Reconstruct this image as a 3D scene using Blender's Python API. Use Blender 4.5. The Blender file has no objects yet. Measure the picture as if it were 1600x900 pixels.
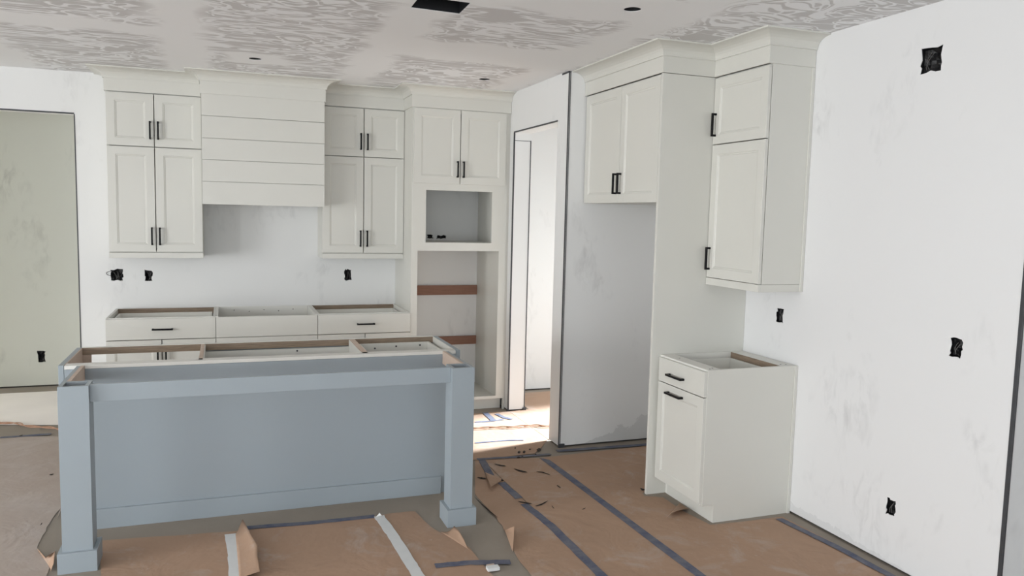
import bpy, bmesh, math, random
from mathutils import Vector, Matrix, noise as mnoise

random.seed(7)
scene = bpy.context.scene
COL = scene.collection

# ------------------------------------------------------------------ camera
CAM = Vector((0.52491, -6.95341, 1.70516))
CR = Vector((0.93834115, -0.34492141, 0.02334761))
CU = Vector((0.0105792, 0.09615238, 0.9953104))
CF = Vector((0.34554879, 0.93369371, -0.09387273))
FPX = 1219.58
cd = bpy.data.cameras.new('camera'); cam = bpy.data.objects.new('camera', cd); COL.objects.link(cam)
cd.sensor_width = 36.0; cd.sensor_fit = 'HORIZONTAL'; cd.lens = FPX / 1600 * 36
cd.clip_start = 0.05; cd.clip_end = 200
m = Matrix.Identity(4)
for i in range(3):
    m[i][0] = CR[i]; m[i][1] = CU[i]; m[i][2] = -CF[i]; m[i][3] = CAM[i]
cam.matrix_world = m
scene.camera = cam

# ------------------------------------------------------------------ world, light, exposure
scene.view_settings.view_transform = 'Standard'
scene.view_settings.look = 'None'
scene.view_settings.gamma = 1.0
scene.view_settings.use_curve_mapping = False
scene.view_settings.exposure = 0.0
w = bpy.data.worlds.new('daylight_sky'); scene.world = w; w.use_nodes = True
bg = w.node_tree.nodes['Background']
bg.inputs[0].default_value = (0.80, 0.90, 1.0, 1); bg.inputs[1].default_value = 1.0

sd = bpy.data.lights.new('sun', 'SUN'); sd.energy = 21.0; sd.angle = math.radians(8); sd.color = (0.78, 0.89, 1.0)
sun = bpy.data.objects.new('sun', sd); COL.objects.link(sun)
sun.rotation_euler = Vector((-1, -0.17, -0.79)).to_track_quat('-Z', 'Y').to_euler()
sun.location = (8, 0, 6)

def area(name, loc, direction, sx, sy, power, color):
    d = bpy.data.lights.new(name, 'AREA'); d.shape = 'RECTANGLE'; d.size = sx; d.size_y = sy
    d.energy = power; d.color = color
    o = bpy.data.objects.new(name, d); COL.objects.link(o); o.location = loc
    o.rotation_euler = Vector(direction).to_track_quat('-Z', 'Z').to_euler()
    return o
# daylight standing in the openings of the unseen walls (left side, behind the camera, hall end), plus an added passage lamp
area('daylight_window_side', (-6.34, -5.0, 1.40), (1, 0, 0.42), 3.4, 2.0, 375, (0.96, 0.98, 1.0))
area('daylight_window_side_rear', (-6.34, -8.1, 1.40), (1, 0, 0.42), 2.0, 2.0, 185, (0.96, 0.98, 1.0))
area('daylight_window_rear', (0.4, -9.74, 1.35), (0, 1, 0.25), 5.0, 2.1, 98, (0.89, 0.945, 1.0))
area('daylight_hall_door', (4.75, -1.0, 1.1), (-1, 0, 0), 1.1, 2.0, 34, (0.95, 0.98, 1.0))
area('added_passage_light', (-6.34, 0.70, 1.2), (1, 0, -0.25), 0.9, 2.0, 330, (1.0, 0.98, 0.94))  # unseen source added to brighten the passage

# ------------------------------------------------------------------ measured sizes (metres)
H = 2.724; S = 0.876
XL, X1, X2, XR = -0.2966, 0.4588, 1.2189, 1.9715
DB, DU, DH = -0.637, -0.334, -0.53
XD, YD = 2.8238, -1.806           # wall with the doorway, outer corner of that wall
YO1, YO2, ZDO = -0.71, -1.626, 2.389
XW = 3.6207                       # right wall
YP, YB = -2.857, -3.3616
XP, XC, XU = 2.9585, 3.0168, 3.316
XE = -6.2; YE = -9.6; XF = 6.0    # far left wall, rear wall, right outer wall
YL = 1.29                         # far wall of passage

def ray(u, v):
    return CF + CR * ((u - 800) / FPX) - CU * ((v - 450) / FPX)
def onplane(u, v, ax, val):
    d = ray(u, v); t = (val - CAM[ax]) / d[ax]
    return CAM + d * t
def fl(u, v, z=0.0):
    return onplane(u, v, 2, z)

# ------------------------------------------------------------------ materials
def new_mat(name):
    mt = bpy.data.materials.new(name); mt.use_nodes = True
    nt = mt.node_tree; b = nt.nodes['Principled BSDF']
    return mt, nt, b
def N(nt, t, **kw):
    n = nt.nodes.new(t)
    for k, v in kw.items():
        if k.startswith('i_'):
            n.inputs[k[2:].replace('_', ' ')].default_value = v
        else: setattr(n, k, v)
    return n
def L(nt, a, b): nt.links.new(a, b)
def ramp(nt, fac, stops):
    r = nt.nodes.new('ShaderNodeValToRGB'); e = r.color_ramp.elements
    while len(e) < len(stops): e.new(0.5)
    for el, (p, c) in zip(e, stops):
        el.position = p; el.color = (c, c, c, 1) if isinstance(c, (int, float)) else (*c, 1)
    L(nt, fac, r.inputs[0]); return r.outputs[0]
def pos_map(nt, scale):
    g = nt.nodes.new('ShaderNodeNewGeometry'); mp = nt.nodes.new('ShaderNodeMapping')
    mp.inputs['Scale'].default_value = scale; L(nt, g.outputs['Position'], mp.inputs[0]); return mp.outputs[0]
def noise(nt, vec, scale, detail=3.0, rough=0.5, dist=0.0):
    n = nt.nodes.new('ShaderNodeTexNoise'); L(nt, vec, n.inputs['Vector'])
    n.inputs['Scale'].default_value = scale; n.inputs['Detail'].default_value = detail
    n.inputs['Roughness'].default_value = rough; n.inputs['Distortion'].default_value = dist
    return n.outputs[0]
def mixc(nt, fac, a, b):
    x = nt.nodes.new('ShaderNodeMix'); x.data_type = 'RGBA'
    if isinstance(fac, (int, float)): x.inputs[0].default_value = fac
    else: L(nt, fac, x.inputs[0])
    for k, c in ((6, a), (7, b)):
        if isinstance(c, tuple): x.inputs[k].default_value = (*c, 1)
        else: L(nt, c, x.inputs[k])
    return x.outputs[2]
def math_(nt, op, a, b=None, c=None):
    n = nt.nodes.new('ShaderNodeMath'); n.operation = op
    for i, v in enumerate((a, b, c)):
        if v is None: continue
        if isinstance(v, (int, float)): n.inputs[i].default_value = v
        else: L(nt, v, n.inputs[i])
    return n.outputs[0]
def bump(nt, b, h, strength, dist=0.002):
    n = nt.nodes.new('ShaderNodeBump'); n.inputs['Strength'].default_value = strength
    n.inputs['Distance'].default_value = dist; L(nt, h, n.inputs['Height']); L(nt, n.outputs[0], b.inputs['Normal'])

def plain(name, col, rough=0.5, var=0.04, scale=6.0, metal=0.0, bmp=0.0):
    mt, nt, b = new_mat(name)
    v = pos_map(nt, (1, 1, 1))
    f = noise(nt, v, scale, 3)
    c2 = tuple(max(0, x * (1 - var * 2)) for x in col)
    L(nt, mixc(nt, f, col, c2), b.inputs['Base Color'])
    b.inputs['Roughness'].default_value = rough; b.inputs['Metallic'].default_value = metal
    if bmp: bump(nt, b, noise(nt, v, scale * 12, 2), bmp, 0.001)
    return mt

M = {}
M['cab'] = plain('cabinet_paint_warm_white', (0.665, 0.657, 0.605), 0.38, 0.012)
M['melamine'] = plain('white_melamine_box', (0.76, 0.75, 0.70), 0.45, 0.015)
M['island'] = plain('island_grey_paint', (0.322, 0.368, 0.398), 0.42, 0.015)
M['black'] = plain('black_powder_coat', (0.008, 0.008, 0.009), 0.45, 0.0)
M['black'].node_tree.nodes['Principled BSDF'].inputs['Specular IOR Level'].default_value = 0.15
M['box'] = plain('black_plastic_box', (0.006, 0.006, 0.007), 0.5, 0.0)
M['gap'] = plain('dark_sill_shadow_gap', (0.06, 0.055, 0.05), 0.9, 0.1)
M['bead'] = plain('dark_metal_bead', (0.085, 0.088, 0.095), 0.45, 0.25, 14, 0.3)
M['wire'] = plain('grey_wire', (0.12, 0.115, 0.11), 0.5, 0.0)
M['screw'] = plain('screw_metal', (0.55, 0.55, 0.55), 0.35, 0.0, 6, 0.6)
M['white_tape'] = plain('white_tape', (0.74, 0.75, 0.74), 0.45, 0.05, 20)
M['cord'] = plain('orange_brown_cord', (0.50, 0.28, 0.18), 0.5, 0.1, 10)
M['scrap'] = plain('dark_debris_and_tear_shade', (0.035, 0.025, 0.02), 0.9, 0.2, 30)  # shade of the tears put into the colour; debris crumbs share it
M['cream'] = plain('sunlight_painted_floor_paper', (0.93, 0.88, 0.83), 0.8, 0.06, 3)  # sunlight on the passage floor put into the paper's colour
M['glass_frame'] = plain('white_window_frame', (0.8, 0.8, 0.8), 0.4, 0.0)

def wood(name, a, b_, sc=(3, 3, 40)):
    mt, nt, b = new_mat(name)
    f = noise(nt, pos_map(nt, sc), 3.0, 5, 0.6, 0.4)
    L(nt, mixc(nt, ramp(nt, f, [(0.3, 0.0), (0.7, 1.0)]), a, b_), b.inputs['Base Color'])
    b.inputs['Roughness'].default_value = 0.7
    return mt
M['ply'] = wood('raw_plywood_edge', (0.33, 0.25, 0.18), (0.20, 0.145, 0.10))
M['maple'] = wood('raw_maple', (0.62, 0.50, 0.42), (0.52, 0.41, 0.33), (4, 30, 4))
M['cleat'] = wood('red_brown_cleat', (0.30, 0.155, 0.105), (0.24, 0.12, 0.08), (3, 20, 40))

def tape_mat():
    mt, nt, b = new_mat('blue_masking_tape')
    v = pos_map(nt, (1, 1, 1))
    f = ramp(nt, noise(nt, v, 14, 5, 0.65), [(0.35, 0.0), (0.75, 1.0)])
    L(nt, mixc(nt, f, (0.075, 0.088, 0.145), (0.19, 0.185, 0.20)), b.inputs['Base Color'])
    b.inputs['Roughness'].default_value = 0.75
    bump(nt, b, noise(nt, v, 60, 3), 0.3, 0.002)
    return mt
M['tape'] = tape_mat()

def drywall(name, base, smudge=0.6, patch=None, pmix=0.6):
    """primed drywall with sanding smudges; patch = (axis, lo, hi, height): band of bare compound at the foot"""
    mt, nt, b = new_mat(name)
    v1 = pos_map(nt, (1, 1, 0.62)); v2 = pos_map(nt, (1.0, 1.0, 0.45))
    spots = ramp(nt, noise(nt, v1, 2.6, 4, 0.62, 0.3), [(0.57, 0.0), (0.73, 1.0)])
    fine = ramp(nt, noise(nt, v2, 13, 3, 0.6, 1.0), [(0.44, 0.0), (0.66, 1.0)])
    f = math_(nt, 'MULTIPLY', spots, fine); f = math_(nt, 'MULTIPLY', f, smudge)
    grey = tuple(x * 0.66 for x in base)
    c = mixc(nt, f, base, grey)
    big = noise(nt, pos_map(nt, (1, 1, 1)), 0.9, 2)
    c = mixc(nt, math_(nt, 'MULTIPLY', big, 0.10), c, tuple(x * 0.8 for x in base))
    if patch:
        ax, lo, hi, hh = patch
        g = nt.nodes.new('ShaderNodeNewGeometry'); s = nt.nodes.new('ShaderNodeSeparateXYZ'); L(nt, g.outputs['Position'], s.inputs[0])
        nz = noise(nt, pos_map(nt, (1, 1, 1)), 9, 5, 0.7)
        lim = math_(nt, 'MULTIPLY', nz, hh * 2.2)
        o = s.outputs[ax]
        rise = nt.nodes.new('ShaderNodeMapRange'); rise.inputs[1].default_value = lo; rise.inputs[2].default_value = hi; L(nt, o, rise.inputs[0])
        lim = math_(nt, 'MULTIPLY', lim, rise.outputs[0])
        a = math_(nt, 'LESS_THAN', s.outputs[2], lim)
        a = math_(nt, 'MULTIPLY', a, math_(nt, 'GREATER_THAN', o, lo)); a = math_(nt, 'MULTIPLY', a, math_(nt, 'LESS_THAN', o, hi))
        c = mixc(nt, math_(nt, 'MULTIPLY', a, pmix), c, tuple(x * 0.66 for x in base))
    L(nt, c, b.inputs['Base Color']); b.inputs['Roughness'].default_value = 0.72
    bump(nt, b, noise(nt, pos_map(nt, (1, 1, 1)), 60, 3), 0.08, 0.001)
    return mt
M['wall'] = drywall('primed_drywall', (0.78, 0.78, 0.765))
M['wall_r'] = drywall('primed_drywall_right', (0.76, 0.76, 0.755), 0.55, (1, -4.6, -3.30, 0.065), 0.30)
M['wall_n'] = drywall('primed_drywall_niche', (0.78, 0.78, 0.765), 0.6, (0, 2.98, 3.62, 0.19), 0.5)
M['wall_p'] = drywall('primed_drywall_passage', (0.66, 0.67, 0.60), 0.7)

def ceiling_mat():
    mt, nt, b = new_mat('skim_coated_ceiling')
    g = nt.nodes.new('ShaderNodeNewGeometry'); s = nt.nodes.new('ShaderNodeSeparateXYZ'); L(nt, g.outputs['Position'], s.inputs[0])
    x, y = s.outputs[0], s.outputs[1]
    wob = math_(nt, 'MULTIPLY', math_(nt, 'SUBTRACT', noise(nt, pos_map(nt, (1, 1, 1)), 3.0, 3), 0.5), 0.30)
    xw = math_(nt, 'ADD', x, wob); yw = math_(nt, 'ADD', y, wob)
    def band(coord, c0, half, soft):
        d = math_(nt, 'ABSOLUTE', math_(nt, 'SUBTRACT', coord, c0))
        mr = nt.nodes.new('ShaderNodeMapRange'); mr.inputs[1].default_value = half; mr.inputs[2].default_value = half + soft
        mr.inputs[3].default_value = 1; mr.inputs[4].default_value = 0; mr.clamp = True; L(nt, d, mr.inputs[0]); return mr.outputs[0]
    def between(coord, lo, hi): return math_(nt, 'MULTIPLY', math_(nt, 'GREATER_THAN', coord, lo), math_(nt, 'LESS_THAN', coord, hi))
    mask = None
    def add(mk):
        nonlocal mask
        mask = mk if mask is None else math_(nt, 'MAXIMUM', mask, mk)
    for k in range(-4, 6): add(band(xw, 0.30 + k * 1.19, 0.10, 0.10))
    add(math_(nt, 'MULTIPLY', band(yw, -1.82, 0.12, 0.06), between(x, -2.08, 0.30)))
    add(math_(nt, 'MULTIPLY', band(yw, -2.05, 0.27, 0.08), between(x, 1.47, 2.68)))
    add(math_(nt, 'MULTIPLY', band(yw, -3.45, 0.22, 0.08), between(x, 1.47, 2.72)))
    add(math_(nt, 'MULTIPLY', band(yw, -3.25, 0.16, 0.06), between(x, 0.30, 1.47)))
    add(math_(nt, 'MULTIPLY', band(xw, 0.74, 0.18, 0.08), band(yw, -1.20, 0.14, 0.06)))
    add(math_(nt, 'MULTIPLY', band(xw, 2.42, 0.22, 0.08), band(yw, -3.44, 0.24, 0.06)))
    # trowel strokes of white compound over the grey board paper
    v = nt.nodes.new('ShaderNodeMapping'); v.inputs['Scale'].default_value = (0.85, 5.0, 1); v.inputs['Rotation'].default_value = (0, 0, 0.10)
    L(nt, g.outputs['Position'], v.inputs[0])
    st = noise(nt, v.outputs[0], 1.7, 2, 0.5, 0.9)
    v2 = nt.nodes.new('ShaderNodeMapping'); v2.inputs['Scale'].default_value = (4.5, 5.5, 1)
    L(nt, g.outputs['Position'], v2.inputs[0])
    sw = noise(nt, v2.outputs[0], 0.80, 1, 0.5, 1.8)
    pick = ramp(nt, noise(nt, pos_map(nt, (1, 1, 1)), 1.1, 2), [(0.46, 0.0), (0.56, 1.0)])
    xr = nt.nodes.new('ShaderNodeMapRange'); xr.inputs[1].default_value = 2.6; xr.inputs[2].default_value = 2.8; L(nt, x, xr.inputs[0])
    pick = math_(nt, 'MAXIMUM', pick, xr.outputs[0])
    mixv = nt.nodes.new('ShaderNodeMix'); L(nt, pick, mixv.inputs[0]); L(nt, st, mixv.inputs[2]); L(nt, sw, mixv.inputs[3])
    ridge = math_(nt, 'ABSOLUTE', math_(nt, 'SUBTRACT', mixv.outputs[0], 0.485))
    lines = ramp(nt, ridge, [(0.020, 1.0), (0.034, 0.0)])
    blobs = ramp(nt, mixv.outputs[0], [(0.575, 0.0), (0.60, 1.0)])
    v3 = nt.nodes.new('ShaderNodeMapping'); v3.inputs['Scale'].default_value = (1.3, 3.2, 1); v3.inputs['Rotation'].default_value = (0, 0, -0.5)
    L(nt, g.outputs['Position'], v3.inputs[0])
    ridge2 = math_(nt, 'ABSOLUTE', math_(nt, 'SUBTRACT', noise(nt, v3.outputs[0], 1.2, 1, 0.5, 1.2), 0.5))
    strokes = math_(nt, 'MAXIMUM', math_(nt, 'MAXIMUM', lines, blobs), ramp(nt, ridge2, [(0.010, 1.0), (0.022, 0.0)]))
    grey = (0.60, 0.59, 0.585); white = (0.88, 0.885, 0.895); smooth = (0.87, 0.872, 0.872)
    c = mixc(nt, strokes, grey, white)
    c = mixc(nt, mask, c, smooth)
    L(nt, c, b.inputs['Base Color']); b.inputs['Roughness'].default_value = 0.8
    hgt = math_(nt, 'MULTIPLY', strokes, math_(nt, 'SUBTRACT', 1.0, mask))
    bump(nt, b, hgt, 0.35, 0.003)
    return mt
M['ceil'] = ceiling_mat()

def floor_mat():
    mt, nt, b = new_mat('bare_subfloor')
    v = pos_map(nt, (1, 1, 1))
    f = noise(nt, v, 2.5, 5, 0.6)
    c = mixc(nt, f, (0.33, 0.285, 0.235), (0.25, 0.215, 0.175))
    d = ramp(nt, noise(nt, v, 30, 4, 0.7), [(0.60, 0.0), (0.75, 1.0)])
    c = mixc(nt, math_(nt, 'MULTIPLY', d, 0.35), c, (0.34, 0.32, 0.29))
    L(nt, c, b.inputs['Base Color']); b.inputs['Roughness'].default_value = 0.75
    bump(nt, b, noise(nt, v, 40, 4), 0.15, 0.002)
    return mt
M['floor'] = floor_mat()

def paper_mat(name='brown_rosin_paper', a=(0.45, 0.295, 0.20), b2=(0.35, 0.225, 0.15), dmix=0.55, dlo=0.53):
    mt, nt, b = new_mat(name)
    v = pos_map(nt, (1, 1, 1))
    f = noise(nt, v, 2.2, 5, 0.6, 0.4)
    c = mixc(nt, f, a, b2)
    dust = ramp(nt, noise(nt, v, 3.4, 6, 0.72, 0.8), [(dlo, 0.0), (dlo+0.22, 1.0)])
    c = mixc(nt, math_(nt, 'MULTIPLY', dust, dmix), c, (0.50, 0.45, 0.41))
    speck = ramp(nt, noise(nt, v, 26, 3, 0.6), [(0.72, 0.0), (0.77, 1.0)])
    c = mixc(nt, math_(nt, 'MULTIPLY', speck, 0.4), c, (0.52, 0.46, 0.40))
    L(nt, c, b.inputs['Base Color']); b.inputs['Roughness'].default_value = 0.78
    h = math_(nt, 'ADD', noise(nt, v, 3.2, 4, 0.55, 0.8), math_(nt, 'MULTIPLY', noise(nt, v, 16, 3), 0.18))
    bump(nt, b, h, 0.55, 0.02)
    return mt
M['paper'] = paper_mat()
M['paper_dusty'] = paper_mat('dusty_rosin_paper', (0.47, 0.40, 0.35), (0.37, 0.30, 0.25), 0.75, 0.50)

# ------------------------------------------------------------------ mesh helpers
class MB:
    def __init__(self): self.v = []; self.f = []
    def box(self, x0, x1, y0, y1, z0, z1):
        x0, x1 = sorted((x0, x1)); y0, y1 = sorted((y0, y1)); z0, z1 = sorted((z0, z1))
        n = len(self.v)
        self.v += [(x0,y0,z0),(x1,y0,z0),(x1,y1,z0),(x0,y1,z0),(x0,y0,z1),(x1,y0,z1),(x1,y1,z1),(x0,y1,z1)]
        self.f += [tuple(n+i for i in q) for q in ((0,3,2,1),(4,5,6,7),(0,1,5,4),(1,2,6,5),(2,3,7,6),(3,0,4,7))]
        return self
    def poly(self, pts):
        n = len(self.v); self.v += [tuple(p) for p in pts]; self.f.append(tuple(range(n, n+len(pts)))); return self
    def tube(self, pts, r, seg=8, cap=True):
        pts = [Vector(p) for p in pts]; n0 = len(self.v); prev = None
        for i, p in enumerate(pts):
            t = (pts[min(i+1, len(pts)-1)] - pts[max(i-1, 0)]).normalized()
            a = t.orthogonal().normalized() if prev is None else (prev - t*prev.dot(t)).normalized()
            prev = a; bb = t.cross(a)
            for k in range(seg):
                an = 2*math.pi*k/seg
                self.v.append(tuple(p + a*math.cos(an)*r + bb*math.sin(an)*r))
        for i in range(len(pts)-1):
            for k in range(seg):
                k2 = (k+1) % seg
                self.f.append((n0+i*seg+k, n0+i*seg+k2, n0+(i+1)*seg+k2, n0+(i+1)*seg+k))
        if cap:
            self.f.append(tuple(n0+k for k in reversed(range(seg)))); e = n0+(len(pts)-1)*seg
            self.f.append(tuple(e+k for k in range(seg)))
        return self
    def build(self, name, mat, parent=None, bevel=0.0, smooth=False):
        off = Vector((0, 0, 0)); p = parent
        while p is not None: off += p.location; p = p.parent
        me = bpy.data.meshes.new(name)
        me.from_pydata([tuple(Vector(v)-off) for v in self.v], [], self.f)
        bm = bmesh.new(); bm.from_mesh(me); bmesh.ops.recalc_face_normals(bm, faces=bm.faces); bm.to_mesh(me); bm.free()
        me.materials.append(mat)
        if smooth:
            for pl in me.polygons: pl.use_smooth = True
        o = bpy.data.objects.new(name, me); COL.objects.link(o); o.parent = parent
        if bevel:
            b = o.modifiers.new('edge', 'BEVEL'); b.width = bevel; b.segments = 2; b.limit_method = 'ANGLE'
        return o

def thing(name, loc, label, cat, group=None):
    o = bpy.data.objects.new(name, None); COL.objects.link(o); o.location = loc
    o.empty_display_size = 0.1; o['label'] = label; o['category'] = cat
    if group: o['group'] = group
    return o
def tag(o, label, cat, group=None):
    o['label'] = label; o['category'] = cat
    if group: o['group'] = group
    return o
def struct(o, label=None, cat=None):
    o['kind'] = 'structure'
    if label: o['label'] = label
    if cat: o['category'] = cat
    return o

def plate(outer, holes, fn, t):
    """flat plate with holes: outer / holes are 2-D loops, fn(a, b, d) maps to the world, t is the depth behind the face"""
    mb = MB()
    for d in (0.0, t):
        bm = bmesh.new(); edges = []
        for loop in [outer] + holes:
            vs = [bm.verts.new((a, b, 0)) for a, b in loop]
            for i in range(len(vs)): edges.append(bm.edges.new((vs[i], vs[(i+1) % len(vs)])))
        bmesh.ops.triangle_fill(bm, use_beauty=True, use_dissolve=False, edges=edges)
        bm.verts.index_update(); n = len(mb.v)
        mb.v += [tuple(fn(v.co.x, v.co.y, d)) for v in bm.verts]
        mb.f += [tuple(n+v.index for v in f.verts) for f in bm.faces]; bm.free()
    for loop in [outer] + holes:
        for i in range(len(loop)):
            (a, b), (c, e) = loop[i], loop[(i+1) % len(loop)]
            mb.poly([fn(a, b, 0), fn(c, e, 0), fn(c, e, t), fn(a, b, t)])
    return mb
def weld(o):
    bm = bmesh.new(); bm.from_mesh(o.data); bmesh.ops.remove_doubles(bm, verts=bm.verts, dist=1e-5)
    bmesh.ops.recalc_face_normals(bm, faces=bm.faces); bm.to_mesh(o.data); bm.free(); return o
def rect(a0, a1, b0, b1): return [(a0, b0), (a1, b0), (a1, b1), (a0, b1)]
def ragged(a0, a1, b0, b1, seed, amp=0.006):
    r = random.Random(seed); pts = []
    def run(p, q, n):
        for i in range(n):
            t = i / n; pts.append((p[0]+(q[0]-p[0])*t + r.uniform(-amp, amp), p[1]+(q[1]-p[1])*t + r.uniform(-amp, amp)))
    run((a0, b0), (a1, b0), 4); run((a1, b0), (a1, b1), 6); run((a1, b1), (a0, b1), 4); run((a0, b1), (a0, b0), 6)
    return pts

# ------------------------------------------------------------------ the room
BOX_BACK = [(-0.328, -0.243, 1.104, 1.192), (-0.082, -0.027, 1.097, 1.186), (1.521, 1.580, 1.091, 1.187)]
BOX_OVEN = [(2.265, 2.315, 1.470, 1.502), (2.355, 2.440, 1.470, 1.497)]
BOX_RIGHT = [(-4.191, -4.079, 2.412, 2.521), (-3.215, -3.157, 1.102, 1.183), (-4.411, -4.351, 1.112, 1.193), (-4.113, -4.058, 0.260, 0.342)]
pb = onplane(58.5, 549, 1, YL); pb2 = onplane(71, 565, 1, YL)
BOX_PASS = [(pb.x, pb2.x, pb2.z, pb.z)]
GAP = 0.014

fo = MB().box(XE-0.3, XF+0.3, YE-0.3, 1.7, -0.06, 0.0).build('floor', M['floor']); struct(fo)

circ = lambda cx, cy, r, n=28: [(cx+r*math.cos(2*math.pi*k/n), cy+r*math.sin(2*math.pi*k/n)) for k in range(n)]
CANS = [(0.738, -1.205), (2.400, -1.177), (2.425, -3.436)]
VENT = [(1.415, -2.992), (1.673, -2.978), (1.664, -3.205), (1.408, -3.215)]
ce = plate([(XE-0.3, YE-0.3), (XF+0.3, YE-0.3), (XF+0.3, -4.55), (4.74, -4.55), (4.74, 1.7), (XE-0.3, 1.7)], [circ(x, y, 0.042) for x, y in CANS] + [VENT], lambda a, b, d: (a, b, H+d), 0.12).build('ceiling', M['ceil'])
struct(weld(ce))

rag = lambda lst, s: [ragged(*q, s+i) for i, q in enumerate(lst)]
outer = [(XE, GAP), (-1.95, GAP), (-1.95, 2.401), (-0.5557, 2.401), (-0.5557, GAP), (4.75, GAP), (4.75, H), (XE, H)]
wb = plate(outer, rag(BOX_BACK, 10) + rag(BOX_OVEN, 30), lambda a, b, d: (a, d, b), 0.115).build('wall_back', M['wall']); struct(weld(wb))
outer = [(-4.68, GAP), (-1.75, GAP), (-1.75, H), (-4.68, H)]
wr = plate(outer, rag(BOX_RIGHT, 50), lambda a, b, d: (XW+d, a, b), 0.12).build('wall_right', M['wall_r']); struct(weld(wr))
outer = [(YD, GAP), (YO2, GAP), (YO2, ZDO), (YO1, ZDO), (YO1, GAP), (-0.001, GAP), (-0.001, H), (YD, H)]
wd = plate(outer, [], lambda a, b, d: (XD+d, a, b), 0.152).build('wall_doorway', M['wall']); struct(weld(wd))
wn = MB().box(XD+0.152, XW-0.001, YD, YD+0.115, GAP, H).build('wall_niche', M['wall_n']); struct(wn)
wt = MB().box(XW+0.12, XF, -4.68, -4.56, GAP, H).build('wall_return', M['wall']); struct(wt)
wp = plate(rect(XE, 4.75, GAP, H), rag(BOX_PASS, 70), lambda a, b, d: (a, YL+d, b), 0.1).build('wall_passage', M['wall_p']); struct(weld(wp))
wh = MB().box(XW+0.001, 4.75, YD, YD+0.115, GAP, H).build('wall_hall_near', M['wall']); struct(wh)
o_ = plate([(YD, 0), (-1.55, 0), (-1.55, 2.12), (-0.45, 2.12), (-0.45, 0), (1.4, 0), (1.4, H), (YD, H)], [], lambda a, b, d: (4.6+d, a, b), 0.12).build('wall_hall_end', M['wall']); struct(weld(o_))
pe = MB().box(1.6, 1.7, 0.116, YL, 0, H).build('wall_passage_end', M['wall_p']); struct(pe)
# unseen outer walls with window openings, the passage one added
o_ = plate(rect(YE, 1.4, 0, H), [rect(-6.7, -3.3, 0.4, 2.4), rect(-9.1, -7.1, 0.4, 2.4), rect(0.25, 1.15, 0.2, 2.2)], lambda a, b, d: (XE-d, a, b), 0.12).build('wall_left', M['wall']); struct(weld(o_))
o_ = plate(rect(XE, XF, 0, H), [rect(-2.1, 2.9, 0.3, 2.4)], lambda a, b, d: (a, YE-d, b), 0.12).build('wall_rear', M['wall']); struct(weld(o_))
o_ = MB().box(XF, XF+0.12, YE, -4.56, 0, H).build('wall_far_right', M['wall']); struct(o_)

wi = 0
def window(axis, val, a0, a1, z0, z1, n):
    global wi; wi += 1
    mb = MB(); t = 0.05
    def bx(p0, p1, q0, q1):
        if axis == 'x': mb.box(val-0.09, val-0.03, p0, p1, q0, q1)
        else: mb.box(p0, p1, val-0.09, val-0.03, q0, q1)
    bx(a0, a1, z0, z0+t); bx(a0, a1, z1-t, z1); bx(a0, a0+t, z0+t, z1-t); bx(a1-t, a1, z0+t, z1-t)
    for k in range(1, n):
        c = a0 + (a1-a0)*k/n; bx(c-0.025, c+0.025, z0+t, z1-t)
    struct(mb.build('window_%d' % wi, M['glass_frame']))  # window_3 is the added, unseen passage window
window('x', XE, -6.7, -3.3, 0.4, 2.4, 3); window('x', XE, -9.1, -7.1, 0.4, 2.4, 2)
window('x', XE, 0.25, 1.15, 0.2, 2.2, 1); window('y', YE, -2.1, 2.9, 0.3, 2.4, 4)  # first window is added, unseen, to light the passage

# dark gap behind the drywall's foot
mb = MB()
mb.box(-0.54, 4.7, 0.02, 0.10, 0, GAP+0.01).box(XE, -1.97, 0.02, 0.10, 0, GAP+0.01)
mb.box(XW+0.016, XW+0.10, -4.66, -1.77, 0, GAP+0.01).box(XD+0.016, XD+0.14, YD+0.016, YO2-0.016, 0, GAP+0.01)
mb.box(XD+0.016, XD+0.14, YO1+0.016, -0.01, 0, GAP+0.01).box(XD+0.15, XW, YD+0.016, YD+0.10, 0, GAP+0.01)
mb.box(XE, 1.6, YL+0.014, YL+0.09, 0, GAP+0.01).box(XW+0.12, XF, -4.664, -4.58, 0, GAP+0.01)
struct(mb.build('baseboard_sill', M['gap']))

# metal edge beads
ti = 0
def trim(mb):
    global ti; ti += 1
    return struct(mb.build('trim_%d' % ti, M['bead'], None, 0.001))
b = 0.005
trim(MB().box(-1.95, -0.5557, -0.003, 0.009, 2.401-0.001, 2.401+2*b).box(-0.5557-0.003, -0.5557+b, -0.003, 0.009, GAP, 2.401))
trim(MB().box(XD-0.003, XD+0.009, YO2, YO1+b, ZDO, ZDO+2*b).box(XD-0.003, XD+0.009, YO1-0.002, YO1+1.6*b, 0, ZDO)
     .box(XD-0.012, XD+0.004, YO1-0.02, YO1+0.004, 0, 0.010))
trim(MB().box(XD-0.003, XD+0.005, YD-0.003, YD+0.004, 0.0, H-0.002).box(XD+0.009, XD+0.014, YD-0.003, YD+0.004, 0.0, H-0.002)
     .box(XD-0.002, XD+0.045, YD-0.012, YD+0.0, 0.0, 0.028).box(XD-0.004, XD+0.012, YD, YD+0.12, H-0.014, H-0.002))
trim(MB().box(XD+0.147, XD+0.155, YO1-0.004, YO1+0.006, 0.0, ZDO-0.06).box(XD, XD+0.150, YO1-0.002, YO1+0.003, ZDO-0.066, ZDO-0.062)
     .box(XD+0.135, XD+0.165, YO1-0.016, YO1+0.004, 0.0, 0.026))
trim(MB().box(XW-0.003, XW+0.006, -4.684, -4.666, 0.0, H-0.002))

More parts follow.
